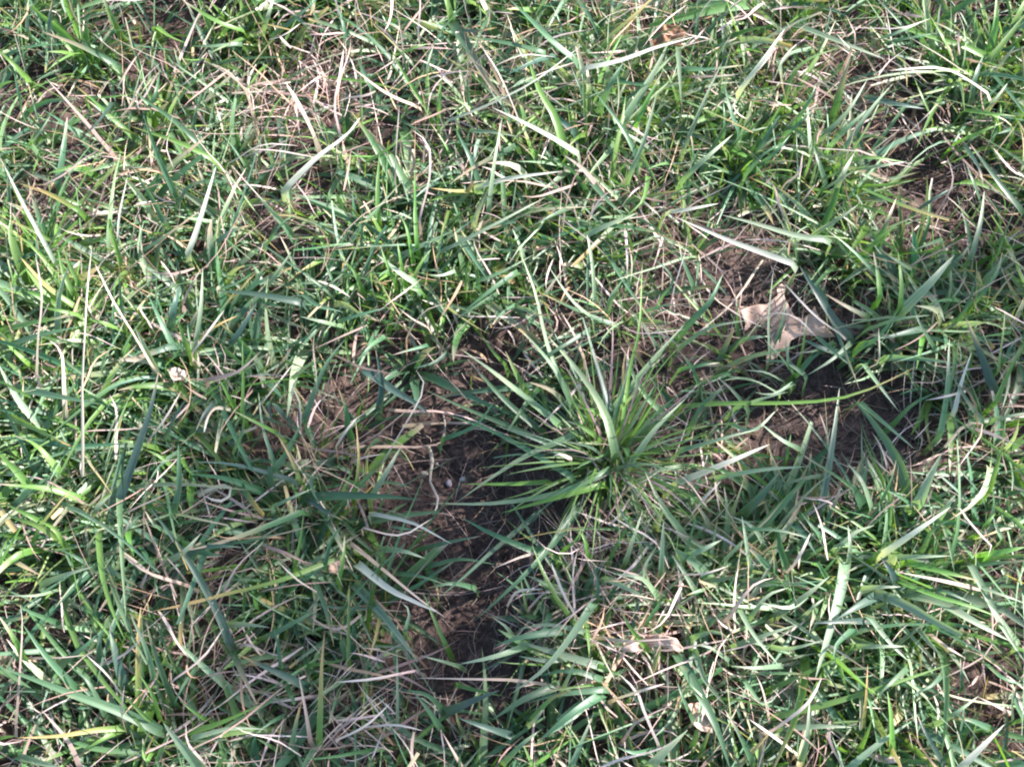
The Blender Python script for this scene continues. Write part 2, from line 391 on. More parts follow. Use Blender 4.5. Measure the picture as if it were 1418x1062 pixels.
def crumbs():
    bmx = bmesh.new(); bmesh.ops.create_icosphere(bmx, subdivisions=1, radius=1)
    bv = np.array([v.co[:] for v in bmx.verts]); bf = np.array([[v.index for v in f.verts] for f in bmx.faces]); bmx.free()
    n = 50000
    x = rng.uniform(-.72, .72, n); y = rng.uniform(-.6, .72, n)
    k = rng.random(n) < .05 + .95 * field(x, y, BARE)
    x, y = x[k], y[k]; N = len(x)
    r = np.clip(rng.lognormal(math.log(.0014), .62, N), .0005, .0080)
    z = terrain(x, y) + fine(x, y) + r * .25
    sc = rng.uniform(.55, 1.3, (N, 1, 3)) * rng.uniform(.65, 1.3, (N, len(bv), 1))
    a = rng.uniform(0, 6.28, N); ca, sa = np.cos(a), np.sin(a)
    v = bv[None] * sc * r[:, None, None]
    vx = v[..., 0] * ca[:, None] - v[..., 1] * sa[:, None]; vy = v[..., 0] * sa[:, None] + v[..., 1] * ca[:, None]
    co = np.stack([vx + x[:, None], vy + y[:, None], v[..., 2] * .8 + z[:, None]], -1).reshape(-1, 3)
    f = (bf[None] + (np.arange(N) * len(bv))[:, None, None]).reshape(-1, 3)
    me = bpy.data.meshes.new('soil_crumbs'); me.from_pydata(co.tolist(), [], f.tolist()); me.materials.append(M_SOIL)
    o = bpy.data.objects.new('soil_crumbs', me); COL.objects.link(o); o['kind'] = 'stuff'; o['label'] = 'loose dark crumbs of earth on the bare patches'

green_mass(); dry_mass(); crumbs()
# ------------------------------------------------------------------ standing tufts, blade by blade
# kind: g blue-green, b dull dark blue-green, y yellow-green, p pale glossy green, t green with a dead tip, o yellow-orange tip, s bleached straw, w silvery white towards the tip (sun glint put into the colour), d tan dead blade
TRACE = """
# 0 0
t 28 480 265 330 190 170 130
y 34 490 130 455 60 420 -30
y 30 640 105 700 150 775 182
y 18 350 405 450 402 555 388
g 27 830 600 720 500 550 378
y 25 890 662 740 590 540 522
g 28 728 812 650 640 593 475
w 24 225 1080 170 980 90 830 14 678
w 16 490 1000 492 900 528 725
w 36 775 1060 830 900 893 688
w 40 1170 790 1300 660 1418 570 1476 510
d 22 465 630 330 490 195 325
d 20 340 500 400 525 470 508
d 14 1050 485 1020 390 960 320 850 255
s 34 1300 540 1240 440 1175 350
y 18 1095 520 1130 450 1172 388
s 14 940 685 1080 610 1225 605
s 22 1405 560 1380 440 1400 330 1412 200
y 28 1010 130 900 90 750 0
p 28 1088 130 1110 60 1135 -20
y 30 120 335 60 270 -10 205
g 22 92 475 80 400 58 298
p 24 128 592 170 540 208 480
g 30 240 772 262 620 278 484
p 30 1180 935 1110 860 1048 788
g 26 720 865 800 760 985 750
o 25 330 872 200 800 78 758
t 26 570 1050 700 965 845 858
b 34 840 1055 950 960 1045 930
p 20 115 130 112 60 122 -20
b 36 200 180 205 90 215 0
b 30 470 420 410 500 350 560
g 22 1090 1030 1160 930 1230 880
s 12 960 690 1030 760 1090 830
s 12 720 700 690 620 700 560
g 24 600 470 640 400 660 300
y 20 1180 490 1270 490 1320 495
g 26 1000 180 900 190 790 192
g 24 1120 150 1230 70 1310 0
s 14 1110 172 1180 135 1250 95
p 22 480 700 560 690 640 700
g 30 330 560 250 500 180 455
p 24 770 450 830 455 880 480
b 28 450 640 400 560 330 500
y 18 850 240 800 250 740 240
# 470 0
y 38 462 72 445 0 425 -60
t 45 455 80 530 190 590 300 660 395 715 440
s 12 740 478 660 310 590 190
d 10 510 340 600 220 692 194
g 40 990 262 880 170 790 80 705 0
g 30 850 216 700 180 525 150
b 34 900 230 820 250 685 312
s 16 640 276 760 226 875 230
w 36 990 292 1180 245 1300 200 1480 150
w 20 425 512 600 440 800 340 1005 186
y 38 930 610 890 480 830 380 778 238
p 20 362 305 370 250 388 195
y 20 370 465 270 310 212 200
y 18 225 235 290 205 372 180
d 25 335 450 200 380 55 288
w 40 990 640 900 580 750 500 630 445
d 38 1080 790 1010 690 930 640
g 40 1020 720 1100 820 1175 892
o 34 565 790 480 790 378 778
w 32 558 778 700 738 925 708
t 34 735 600 560 690 455 762
p 22 535 540 640 548 742 566
g 30 580 762 540 650 480 535
p 22 618 855 640 680 672 488
y 24 160 905 158 770 166 636
s 12 235 762 240 600 250 440
y 18 108 672 180 630 303 540
s 18 330 905 368 740 372 600 300 540
y 28 1228 505 1260 440 1335 298
p 38 1168 510 1300 300 1368 160
g 40 1085 425 1120 350 1175 260
p 22 1200 722 1260 580 1315 375
g 26 1235 655 1170 530 1055 378
b 38 975 545 920 500 860 445
y 24 1278 728 1255 830 1188 892
p 28 1000 982 1110 930 1235 880
y 16 455 865 430 950 398 1055
p 18 400 1052 600 950 855 815
p 24 762 1062 740 1000 715 945
g 26 975 848 880 890 805 932
y 26 1340 890 1380 870 1440 868
y 20 320 1005 312 850 312 695
y 20 300 1052 280 950 255 895
s 28 -10 600 40 550 92 488
y 22 410 480 412 400 425 320
g 28 150 390 110 320 75 240
g 30 990 0 1040 80 1075 160
b 24 480 120 560 130 650 115
p 26 1400 190 1408 330 1415 440
g 26 30 180 15 90 -10 20
# 943 0
y 30 240 145 215 80 185 -10
p 34 470 100 600 150 845 246
w 38 240 380 350 235 430 120
d 26 410 150 350 240 260 360
s 18 700 112 900 112 1028 78
p 26 800 170 870 145 985 98
g 26 825 182 930 160 1062 138
t 38 640 445 665 350 705 215
y 36 1265 235 1300 110 1305 -20
y 34 1270 255 1340 170 1430 50
y 22 1132 272 1090 170 1025 58
s 24 1285 405 1200 340 1100 288 985 278 865 302
b 36 755 400 870 425 1008 450
y 20 1045 505 1010 430 965 325
y 28 1170 455 1260 468 1378 480
y 22 1135 592 1230 550 1335 505
g 28 238 545 210 470 182 362
p 32 540 645 530 550 520 415
g 36 600 762 580 700 548 605
p 24 655 645 780 460 878 345
p 30 635 795 660 740 715 635
y 20 745 772 870 762 968 744
p 22 705 702 800 690 935 668
y 22 640 690 760 650 925 670
y 24 385 782 330 755 285 735
d 24 440 752 480 720 508 635
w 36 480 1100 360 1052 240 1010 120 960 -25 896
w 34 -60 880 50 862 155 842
p 30 622 996 480 975 300 922 165 888
p 24 555 962 660 900 735 845
b 22 960 882 1050 820 1142 768
d 13 1040 905 1100 820 1125 740 1100 648
g 24 1242 842 1220 780 1178 675
p 25 1200 1065 1238 920 1255 785
g 30 1418 880 1320 760 1195 595
s 20 1425 735 1370 700 1295 612
y 12 1308 1055 1345 950 1385 858
p 20 15 610 90 430 172 255
p 24 5 745 120 640 215 556
g 24 -10 290 120 286 262 270
d 20 -10 316 120 316 245 308
s 10 720 222 690 190 640 132
s 11 935 556 1000 490 1065 415
s 10 1205 325 1080 240 945 158
d 12 695 225 728 150 690 68
t 20 830 965 860 900 890 820
g 26 480 500 540 400 560 345
p 24 590 560 690 460 770 330
p 22 620 600 720 500 820 420
g 24 430 560 500 500 545 455
g 26 320 690 400 620 450 560
g 24 270 720 340 640 420 590
p 24 550 200 440 230 380 340
y 22 430 420 450 330 520 250 665 195
g 24 180 530 180 480 175 420
p 20 250 545 300 540 360 525
g 32 130 200 180 180 230 160
b 30 1170 600 1230 690 1250 760
p 26 1280 440 1310 400 1350 345
g 34 1200 420 1215 330 1250 230
g 24 1090 990 1050 1000 960 1035
# 0 355
s 18 150 520 160 350 172 160 148 -10
s 16 640 455 540 310 470 190 392 30
o 26 335 225 190 120 85 5
y 22 325 244 250 225 165 208
y 36 522 312 440 280 365 258
y 28 -10 312 130 275 310 243
g 40 -10 385 150 330 345 286
y 24 105 432 50 380 -10 320
d 26 272 655 265 520 252 400 200 345
p 30 175 705 80 600 -10 440
g 34 50 540 250 580 425 612
y 36 -10 640 120 700 260 772
y 40 135 965 60 880 -10 812
g 25 100 760 300 780 525 774
p 22 800 405 830 220 838 45
d 24 758 195 790 130 835 55
b 40 708 285 722 200 742 125
g 30 735 405 680 300 615 165
y 35 797 432 760 340 735 262
s 25 800 405 860 310 925 225
o 25 818 352 890 290 985 244
p 36 645 475 610 400 555 285
p 40 1075 155 1130 90 1205 -20
b 34 1255 192 1050 155 890 143
g 26 1255 685 1340 460 1425 345
d 26 845 512 980 470 1074 396
s 15 1080 605 1130 540 1215 446
y 16 1000 655 1005 520 1002 345
y 26 972 625 940 570 910 512
s 18 598 772 680 670 745 555
b 40 485 1035 580 760 620 640 655 480
g 36 718 1065 740 940 738 775
g 30 1085 972 940 920 785 898
y 28 650 792 560 770 475 758
y 24 705 862 650 820 598 798
b 22 1205 922 970 860 795 848
y 20 1145 732 1070 690 965 638
p 18 1142 875 1090 720 1068 560
o 20 1245 935 1200 830 1145 735
g 30 1105 905 1180 820 1255 672
p 34 385 1065 420 1020 462 982
p 22 590 1045 598 1000 605 930
p 22 420 835 450 740 495 622
d 13 335 1015 180 920 -10 898
p 30 1425 292 1330 270 1240 248
b 30 955 365 1010 280 1065 185
y 32 330 1000 200 960 -10 940
y 30 250 890 150 780 60 740
y 26 150 1010 90 900 30 840
g 32 40 1050 130 960 260 880
y 26 300 150 260 60 240 -30
y 24 330 120 290 40 260 -40
g 24 520 330 500 180 490 60
g 24 850 140 960 120 1060 60
g 26 1250 150 1310 200 1418 230
p 20 1310 140 1370 110 1418 70
b 32 680 760 730 650 770 590
b 28 890 600 840 660 810 720
g 26 960 820 1000 730 1010 660
b 30 1180 660 1110 600 1130 700
p 22 1120 1040 1200 1000 1290 960
g 28 1290 900 1290 960 1320 1020
g 24 -10 230 70 190 130 150
y 22 170 520 230 470 260 440
s 14 1240 720 1230 600 1205 530
y 18 680 460 740 380 720 330
b 28 1270 1000 1340 1050 1418 1090
# 470 355
p 30 960 620 890 450 850 330 810 150 745 -20
p 36 1142 815 1110 680 1050 560 960 440 862 330
p 30 965 620 890 465 755 305
p 30 905 690 780 590 640 480 505 385
g 28 850 735 680 590 530 425
g 30 930 805 780 735 550 640 360 555
g 25 965 915 830 830 650 730 450 655
p 28 985 730 780 820 620 920 482 1018
y 20 870 932 700 940 515 940
p 30 1120 878 960 960 800 1000 600 1022 380 1020
y 28 1100 940 850 1010 670 1060
p 28 1105 668 1220 520 1320 400 1428 280
p 25 1335 645 1270 580 1220 500 1175 395
b 28 1122 645 1080 500 1040 370 995 215
p 20 1045 255 960 180 862 38
p 16 820 132 880 100 945 70
g 22 1040 300 900 385 755 465
g 30 1155 292 1000 230 825 148
y 34 792 595 740 500 685 390
t 34 935 605 870 550 785 520
y 18 1168 705 1200 470 1240 300 1252 25
o 20 1172 565 1172 480 1182 395
p 26 1198 865 1300 720 1428 590
s 34 962 838 920 812 875 828
b 42 100 460 220 550 320 610 378 658
b 34 162 645 175 520 150 385
g 30 35 705 25 620 -5 545
p 34 315 112 240 60 155 -8
o 22 545 488 575 505 605 522
d 18 365 292 300 258 235 218
d 13 282 335 290 280 350 222 440 195
y 20 685 445 640 400 595 335
g 24 455 395 390 440 310 462
g 20 365 368 280 390 220 408
s 14 180 865 230 760 345 560 325 472
p 30 125 1005 190 900 255 785
o 16 58 1005 80 850 68 678
s 22 -10 770 30 725 78 662
d 20 55 855 110 840 185 818
g 14 1335 165 1380 100 1340 40 1280 0
d 18 1005 425 960 320 918 225
d 18 1205 955 1260 920 1320 880
s 14 1160 288 1250 322 1425 305
y 26 90 130 60 60 20 20
y 24 270 100 255 30 240 -60
y 22 230 110 200 40 170 -40
y 22 300 120 330 40 380 -30
p 24 480 60 420 80 370 75
g 22 660 150 560 210 480 260
p 22 560 110 680 60 800 -5
g 26 740 60 640 130 500 240
y 20 520 130 530 90 545 50
g 26 -10 270 90 240 200 210
g 24 190 330 130 370 60 450
y 26 1130 700 1060 640 960 620
y 24 1080 760 1000 700 930 680
g 24 1130 880 1230 860 1340 860
p 24 1240 940 1330 880 1418 860
p 24 1150 640 1220 560 1230 480
g 24 420 760 560 700 640 600
# 943 355
p 28 -10 380 60 330 130 290 278 264
g 32 -5 320 70 240 125 180 172 75
p 30 255 345 300 335 368 330
p 42 915 225 1030 110 1130 -5
y 28 905 215 912 120 898 -20
y 30 822 170 815 80 795 -20
b 42 705 345 640 270 580 180 490 40
s 18 685 335 560 250 425 105
t 34 785 255 700 215 595 155
p 26 765 305 900 258 1028 244
p 22 705 355 620 430 520 492
b 42 715 412 600 385 490 335
y 22 10 618 200 606 400 606 640 590 800 540 975 455
p 28 850 418 1000 425 1135 442
b 40 1305 580 1230 380 1178 255
w 28 1128 650 1160 520 1202 395
s 20 1172 558 1080 580 1018 592
p 44 985 1015 1030 910 1080 810
p 28 575 1060 610 880 640 680 655 545
d 16 612 770 595 700 578 645
w 40 -20 938 220 840 368 776
p 22 155 912 350 880 530 868
g 44 262 1060 340 980 408 890
s 18 50 1058 100 1000 165 928
p 30 790 1040 745 920 685 855
g 34 450 1058 400 1000 365 965
p 24 735 600 830 680 965 795
d 14 855 870 825 790 785 715
s 12 775 472 822 430 818 300
p 22 -5 805 180 750 318 715
y 20 438 845 445 790 455 735
p 40 1050 1100 1095 1040 1135 985
y 22 1275 970 1310 850 1345 735
p 24 1300 672 1360 660 1425 645
y 22 1300 605 1360 470 1425 350
g 24 1340 425 1360 380 1390 335
p 22 430 520 350 480 260 470
p 22 480 490 440 410 430 340
y 18 470 480 500 400 520 250
p 20 470 520 380 570 300 560
g 24 880 690 960 610 1060 560
g 26 1250 690 1180 590 1110 470
p 24 750 440 840 560 900 640
g 24 740 380 820 330 900 220
y 18 740 360 820 340 860 335
g 26 50 120 10 20 -10 -60
g 24 560 330 640 400 700 450
p 24 1070 740 1100 560 1110 340
g 26 -10 470 80 450 160 440
g 22 80 540 40 450 -10 390
g 24 280 640 220 560 150 500
p 20 220 630 330 590 440 560
p 18 410 570 320 520 250 500
p 20 200 690 300 720 400 630
g 24 40 700 100 600 190 540
g 26 960 60 880 10 820 -30
g 26 1100 60 1160 0 1200 -60
g 24 1230 170 1300 80 1330 -20
y 22 1310 480 1330 330 1340 220
g 24 1050 380 990 280 960 200
p 28 500 800 420 760 330 690
g 24 620 900 500 920 380 960
g 24 830 1010 870 920 890 840
p 18 470 490 400 400 345 345
g 24 480 490 560 405 645 372
p 16 465 485 440 420 455 325
y 16 475 480 520 430 565 375
g 24 520 500 440 440 330 430
g 22 640 350 560 390 470 400
p 14 368 425 362 260 382 55
s 12 330 255 400 235 480 250 570 330
# 0 707
t 28 1255 5 950 120 770 165
p 36 670 222 760 170 832 92
b 38 960 575 900 420 800 240 720 120 620 -15
d 18 760 305 600 250 490 155
d 24 588 315 605 270 615 222
y 26 405 55 420 250 460 400 517 535
p 30 155 312 270 265 382 232
p 15 235 328 150 350 15 350
y 34 112 645 60 530 -5 435
g 45 670 915 500 830 330 770 150 700 -5 645
o 22 525 898 400 905 250 930 75 938
y 25 505 908 430 940 340 993
p 56 850 1090 740 960 675 875
y 25 755 922 900 880 1085 798
p 22 785 942 950 900 1097 902
y 25 662 865 630 760 575 675
y 26 672 902 600 850 500 750
s 15 512 765 440 670 358 595
o 28 575 805 570 560 582 395
g 30 725 805 650 620 605 465
p 28 642 705 600 560 535 420
g 32 225 655 340 570 445 475
g 30 305 725 190 600 95 470
b 40 515 725 480 600 450 455
d 14 772 295 735 240 690 185
o 25 1320 965 1330 640 1342 495
d 22 1292 965 1262 800 1230 675
s 16 710 715 840 610 922 485
p 30 935 472 1020 470 1115 482
d 24 995 548 1040 560 1095 578
t 28 960 580 1010 690 1065 805
y 18 1215 245 1240 130 1255 15
g 22 1160 650 1150 560 1128 475
y 20 855 865 800 830 745 785
d 28 345 1070 280 960 185 825
d 14 68 925 90 500 85 375
s 14 1305 325 1230 290 1145 195
d 14 900 395 970 240 1090 125
d 14 98 612 250 612 355 598
d 24 487 155 515 100 555 25
b 34 1265 725 1170 680 990 595
g 26 400 250 330 200 250 160
g 28 120 660 60 600 20 550
y 30 250 120 150 60 30 20
y 28 280 170 230 80 160 40
y 26 200 60 120 20 20 -30
g 24 720 100 640 60 600 0
b 34 740 210 850 150 1000 150
b 26 1080 330 1140 320 1190 300
g 28 1340 240 1370 120 1418 60
g 24 1300 280 1350 420 1380 560
p 24 1418 700 1330 760 1270 820
b 40 420 640 410 540 430 480
b 34 530 640 540 500 520 400
g 24 820 640 760 720 720 800
g 24 440 850 360 700 280 640
g 26 230 460 130 420 60 380
g 28 380 480 400 380 430 290
y 22 1395 300 1418 210 1425 100
g 26 1090 530 1200 470 1330 400
y 26 630 1000 600 1040 590 940
p 26 60 1010 200 1050 330 1090
g 28 1200 1000 1230 850 1250 780
g 24 900 1060 950 980 1000 940
# 470 707
w 24 120 10 300 50 465 138
s 16 95 75 250 97 385 35
w 44 70 215 200 320 300 370 410 422
p 40 55 295 170 420 250 520 325 628
d 20 50 135 200 260 320 360 445 445
g 25 315 165 450 130 585 105
p 30 150 160 260 165 355 198
g 25 365 232 500 200 645 222
g 25 230 258 330 270 435 303
g 22 840 -5 640 160 520 270 402 366
g 32 1000 -15 880 140 740 290 560 454
g 28 860 175 800 165 620 90 508 28
d 20 825 172 740 190 640 232
p 30 1055 375 950 530 840 660 712 754
g 35 935 495 760 520 640 558
p 34 1090 645 900 590 735 538
p 24 715 520 690 480 630 438
p 28 785 553 650 600 495 634
y 22 485 718 560 740 678 766
g 35 915 718 760 780 632 864
b 40 430 838 540 790 660 742
g 26 1110 738 900 760 770 796
b 32 710 928 590 890 490 855
d 16 910 732 750 700 500 690 320 692
s 20 300 655 140 690 -10 706
p 14 240 895 240 750 238 565
y 20 445 565 410 490 345 335
p 18 495 642 420 620 335 598
o 20 172 425 145 540 115 625
y 16 38 630 38 480 40 305
s 18 115 884 230 890 345 912
s 18 -10 955 100 880 220 782
d 22 515 1065 460 980 420 915
s 22 1330 985 1260 830 1230 740 1155 675
s 20 1155 772 1250 750 1340 712
y 25 1275 575 1200 480 1155 395
s 22 985 438 930 340 878 225
p 50 1280 1060 1360 980 1440 905
g 35 1090 755 960 840 810 965
p 22 915 755 950 680 985 595
y 22 805 1065 780 1010 755 955
p 25 955 1065 1000 960 1050 840
g 28 1300 992 1220 1000 1145 975
d 16 1178 935 1230 870 1360 805
p 25 1185 205 1220 100 1255 -5
p 26 1100 280 1190 320 1300 385
p 25 1330 265 1335 150 1340 35
p 25 890 315 830 290 775 268
s 20 690 395 740 330 845 318
y 22 930 160 980 120 1000 70
y 22 1030 200 1010 110 980 80
y 20 900 210 870 180 860 150
g 24 1060 380 1070 300 1050 220
p 26 1320 360 1250 280 1130 260
p 24 1280 310 1260 240 1310 150
g 24 870 420 830 520 700 520
p 22 1010 500 860 470 740 490
g 28 1090 700 960 660 830 680
g 26 800 860 870 780 960 740
p 22 780 890 830 840 860 790
p 26 940 610 850 620 740 600
p 26 680 1040 760 960 840 900
g 26 420 900 350 800 300 740
g 24 440 830 360 760 260 740
g 24 560 320 470 300 360 320
p 24 270 500 290 420 260 380
y 26 1070 640 1120 660 1180 690
d 18 1080 520 1200 540 1400 520
d 14 1060 540 1090 640 1140 700
d 16 780 400 850 330 930 320
# 943 707
w 40 830 180 980 80 1115 -15
y 25 775 215 810 180 858 125
p 25 855 192 960 190 1115 186
y 30 935 213 1080 250 1230 288
d 25 1265 322 1080 280 895 255
b 45 890 300 870 250 825 190
p 44 905 335 1060 370 1200 450 1360 538
y 22 895 285 1050 350 1200 395 1318 442
p 46 680 205 660 330 620 480 555 695
b 40 835 338 740 390 635 455
b 28 805 455 650 458 535 465
p 25 735 322 820 315 910 314
p 34 865 312 890 340 922 378
p 28 775 432 860 540 945 625
p 28 965 462 1030 550 1085 605
p 30 1195 220 1260 340 1330 480 1425 630
d 24 1030 510 1100 560 1178 618
s 15 1145 -10 1230 100 1282 155 1265 185
y 28 370 855 600 800 830 730 1115 632
y 22 365 742 540 660 668 598
p 30 395 435 530 340 615 270
p 22 500 445 545 400 592 362
p 22 285 445 360 350 445 318
d 24 185 455 300 310 385 268
p 22 288 245 270 130 252 22
p 35 -20 200 80 165 168 120
p 20 235 75 400 80 525 112
s 24 470 225 500 160 535 95
s 16 -10 262 90 265 195 228
p 22 235 395 300 510 410 645
p 28 58 580 100 700 185 805
g 40 -15 590 80 760 150 900 205 1070
d 18 370 865 345 730 318 675
s 24 385 910 520 800 585 685
p 28 488 1058 520 950 532 785
s 25 485 1015 400 940 285 865
p 26 425 898 600 890 718 895
p 28 690 1068 820 960 958 866
y 25 735 995 770 920 795 840
y 34 875 1010 870 860 853 745
o 22 750 905 765 780 772 635
w 45 1150 1070 1240 980 1338 882
b 28 1095 1058 1030 950 975 840
p 25 1025 893 1130 840 1230 765
d 20 1360 835 1290 800 1225 768
y 36 1270 182 1330 170 1430 148
y 38 1235 95 1260 60 1300 10
p 28 1330 120 1305 70 1290 20
g 24 1162 745 1160 680 1155 610
p 14 1370 865 1370 800 1372 725
p 24 520 350 450 400 330 380
g 26 100 480 180 420 260 420
p 26 60 520 150 500 230 560
p 22 200 620 110 560 40 560
p 24 420 640 300 650 210 640
p 22 350 560 450 570 590 535
p 22 220 560 330 520 480 470
g 24 600 130 540 60 490 0
p 24 640 160 720 90 800 60
p 24 690 220 700 140 690 60
g 26 720 480 640 560 640 640
p 24 730 560 820 560 930 560
g 24 980 330 1080 330 1200 380
p 22 1190 300 1280 330 1418 380
g 26 1050 480 1120 470 1230 490
p 26 1400 560 1310 430 1250 360
g 26 950 640 880 700 800 780
g 26 1110 640 1040 720 960 760
g 28 1250 620 1330 690 1418 720
g 28 1280 900 1180 860 1100 860
g 26 1418 860 1380 780 1390 700
g 24 60 880 20 800 -20 700
p 26 140 850 100 780 40 720
g 26 300 1050 240 920 180 820
p 22 260 700 340 800 400 760
g 26 640 860 560 760 480 720
p 26 60 330 10 250 -40 180
p 24 340 130 290 60 200 20
g 26 1000 160 1040 80 1110 40
"""
# tufts: centre in the photograph, label
TUFTS = [
 (45, 70, "shaded blue-green tuft in the corner of the lawn farthest from the brown oak leaf"),
 (150, 25, "bright yellow-green tuft left of the top edge's matted straw"),
 (265, 40, "fresh grass-green tuft rising behind the pale matted straw"),
 (395, 60, "tuft beside the pale matted straw, mixing green blades and bleached stalks"),
 (90, 205, "sparse tuft above the tallest upright straw with orange blade tips"),
 (220, 210, "mixed green tuft with yellow-green blades and dead tan stalks below the matted straw"),
 (270, 330, "loose tuft beside a pale glossy upright blade, left of the yellow-green clump"),
 (400, 245, "tuft with one broad silvery blade slanting up to the right"),
 (30, 320, "tuft at the left edge with a long white-tipped blade"),
 (600, 55, "dark tuft at the top with one broad grey-green blade ending dead"),
 (775, 60, "broad-bladed teal tuft at the top, left of the brown folded leaf"),
 (640, 150, "tuft of long pale stalks slanting towards the brown folded leaf"),
 (790, 205, "tuft around one broad upright bright green blade below the top edge"),
 (530, 300, "upright thin yellow-green clump with narrow blades above the central bare patch"),
 (680, 265, "tuft with a pale flat blade and a rusty dead tip lying beside it"),
 (880, 165, "tuft of long pale green blades just below the brown folded leaf"),
 (870, 300, "low tuft left of the long white blade pointing down to the right"),
 (1010, 80, "tuft with a tall bleached stalk standing right of the brown folded leaf"),
 (1200, 80, "tuft of wide pale blades topped by a long bent straw"),
 (1385, 60, "tall bright yellow-green tuft in the upper right corner"),
 (1130, 190, "dense fan of pale upright blades above the oak leaf"),
 (1010, 250, "shadowed tuft with dark blades between the fan of pale blades and the long white blade"),
 (1080, 330, "low tuft behind the long white blade, above the oak leaf"),
 (1360, 250, "tuft on the right of the far bare hollow with thin arching stems"),
 (60, 440, "wide yellow-green tuft around the foot of the tallest upright straw"),
 (70, 650, "thick bright yellow-green tuft at the left edge with crossing blades"),
 (235, 470, "tuft with split white and orange tips beside a bright green blade"),
 (235, 620, "dark tuft of long teal blades, below the split-tipped tuft"),
 (390, 400, "dull blue-green tuft with drooping grey blades left of centre"),
 (390, 620, "shaded tuft of narrow blades with orange tips left of the central bare soil"),
 (560, 395, "green tuft of fine crossing blades directly above the central bare soil"),
 (690, 430, "tuft of short green and dead blades with one long narrow blade rising from it"),
 (840, 640, "large star-shaped tussock of long arching blades right of the central bare soil"),
 (860, 450, "tuft of crossing narrow blades behind the star-shaped tussock"),
 (540, 650, "thin straggling tuft with straw tips on the left rim of the central bare soil"),
 (1000, 500, "tuft of low fanned blades just left of the second bare patch below the oak leaf"),
 (1185, 495, "tuft beside the oak leaf with a strap blade drying to a pink tip"),
 (1095, 540, "tiny seedling tuft growing against the lower edge of the oak leaf"),
 (1330, 530, "upright tuft of narrow green blades at the right edge level with the oak leaf"),
 (1290, 400, "tuft right of the oak leaf with a wide grey-green slanting blade"),
 (1000, 660, "tuft of long pale blades lying below the second bare patch"),
 (1155, 640, "tuft with one tall pale upright blade below the second bare patch"),
 (1280, 660, "tuft holding a wide shiny silver-white blade and a looped straw"),
 (160, 770, "shaded tuft with curled pink straw and a glossy pointed blade"),
 (60, 900, "tuft at the lower left edge with a wide blade banded in tan"),
 (220, 960, "broad-bladed green tuft near the bottom left with one orange-tipped blade"),
 (170, 860, "tuft of tangled dark blades and one olive blade hanging down, in shade"),
 (330, 800, "shaded tuft with one very broad dark blade crossing thin straw"),
 (430, 950, "bottom tuft with tall tan spiky stalks left of the lower bare soil"),
 (490, 790, "tuft with two wide silvery blades curving down towards the lower bare soil"),
 (800, 770, "bright green and orange stubble tuft right below the star-shaped tussock"),
 (620, 960, "dark flat-lying tuft at the lower end of the bare soil"),
 (830, 920, "tuft of wide teal blades sweeping left over the lower bare soil"),
 (910, 820, "short bleached and green tuft right of the orange stubble"),
 (960, 1000, "long pale blades at the bottom right of the curled pinkish leaf"),
 (1050, 830, "dense short pale green tuft full of thin straw"),
 (1180, 870, "tuft crossed by one long broad grey-green blade pointing down"),
 (1250, 770, "spreading tuft of wide dark blades with one vivid yellow-green blade"),
 (1100, 980, "tuft with bleached forked stalks and a long yellow-green blade slanting right"),
 (1240, 1000, "tuft beside the pale bottom leaf, with a yellowing upright blade"),
 (1370, 880, "dark shaded tuft in the lower right corner"),
 (1390, 760, "tuft at the right edge with one vivid green blade and a kinked straw"),
]
KIND = {
 'g': ((.072, .152, .078), (.090, .178, .095), 0), 'b': ((.054, .105, .080), (.066, .124, .096), 0),
 'y': ((.120, .240, .055), (.150, .275, .075), .12), 'p': ((.140, .240, .135), (.29, .36, .24), .06),
 't': ((.055, .120, .055), (.44, .34, .24), .45), 'o': ((.100, .190, .040), (.48, .33, .15), .55),
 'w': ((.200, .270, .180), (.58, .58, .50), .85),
 's': ((.50, .41, .33), (.66, .58, .50), .5), 'd': ((.40, .30, .24), (.52, .42, .35), .5)}
def spline(P, n):
    P = np.asarray(P, float)
    Q = np.vstack([2 * P[0] - P[1], P, 2 * P[-1] - P[-2]])
    seg = np.concatenate([[0], np.cumsum(np.linalg.norm(np.diff(P, axis=0), axis=1))])
    out = []
    for u in np.linspace(0, seg[-1], n):
        i = min(max(np.searchsorted(seg, u, 'right') - 1, 0), len(P) - 2)
        t = (u - seg[i]) / max(seg[i + 1] - seg[i], 1e-9)
        a, b, c, d = Q[i], Q[i + 1], Q[i + 2], Q[i + 3]
        out.append(.5 * (2 * b + (c - a) * t + (2 * a - 5 * b + 4 * c - d) * t * t + (3 * b - a - 3 * c + d) * t ** 3))
    return np.array(out)
PXM = 2 * DIST * TX / W            # metres per photograph pixel at the aimed point
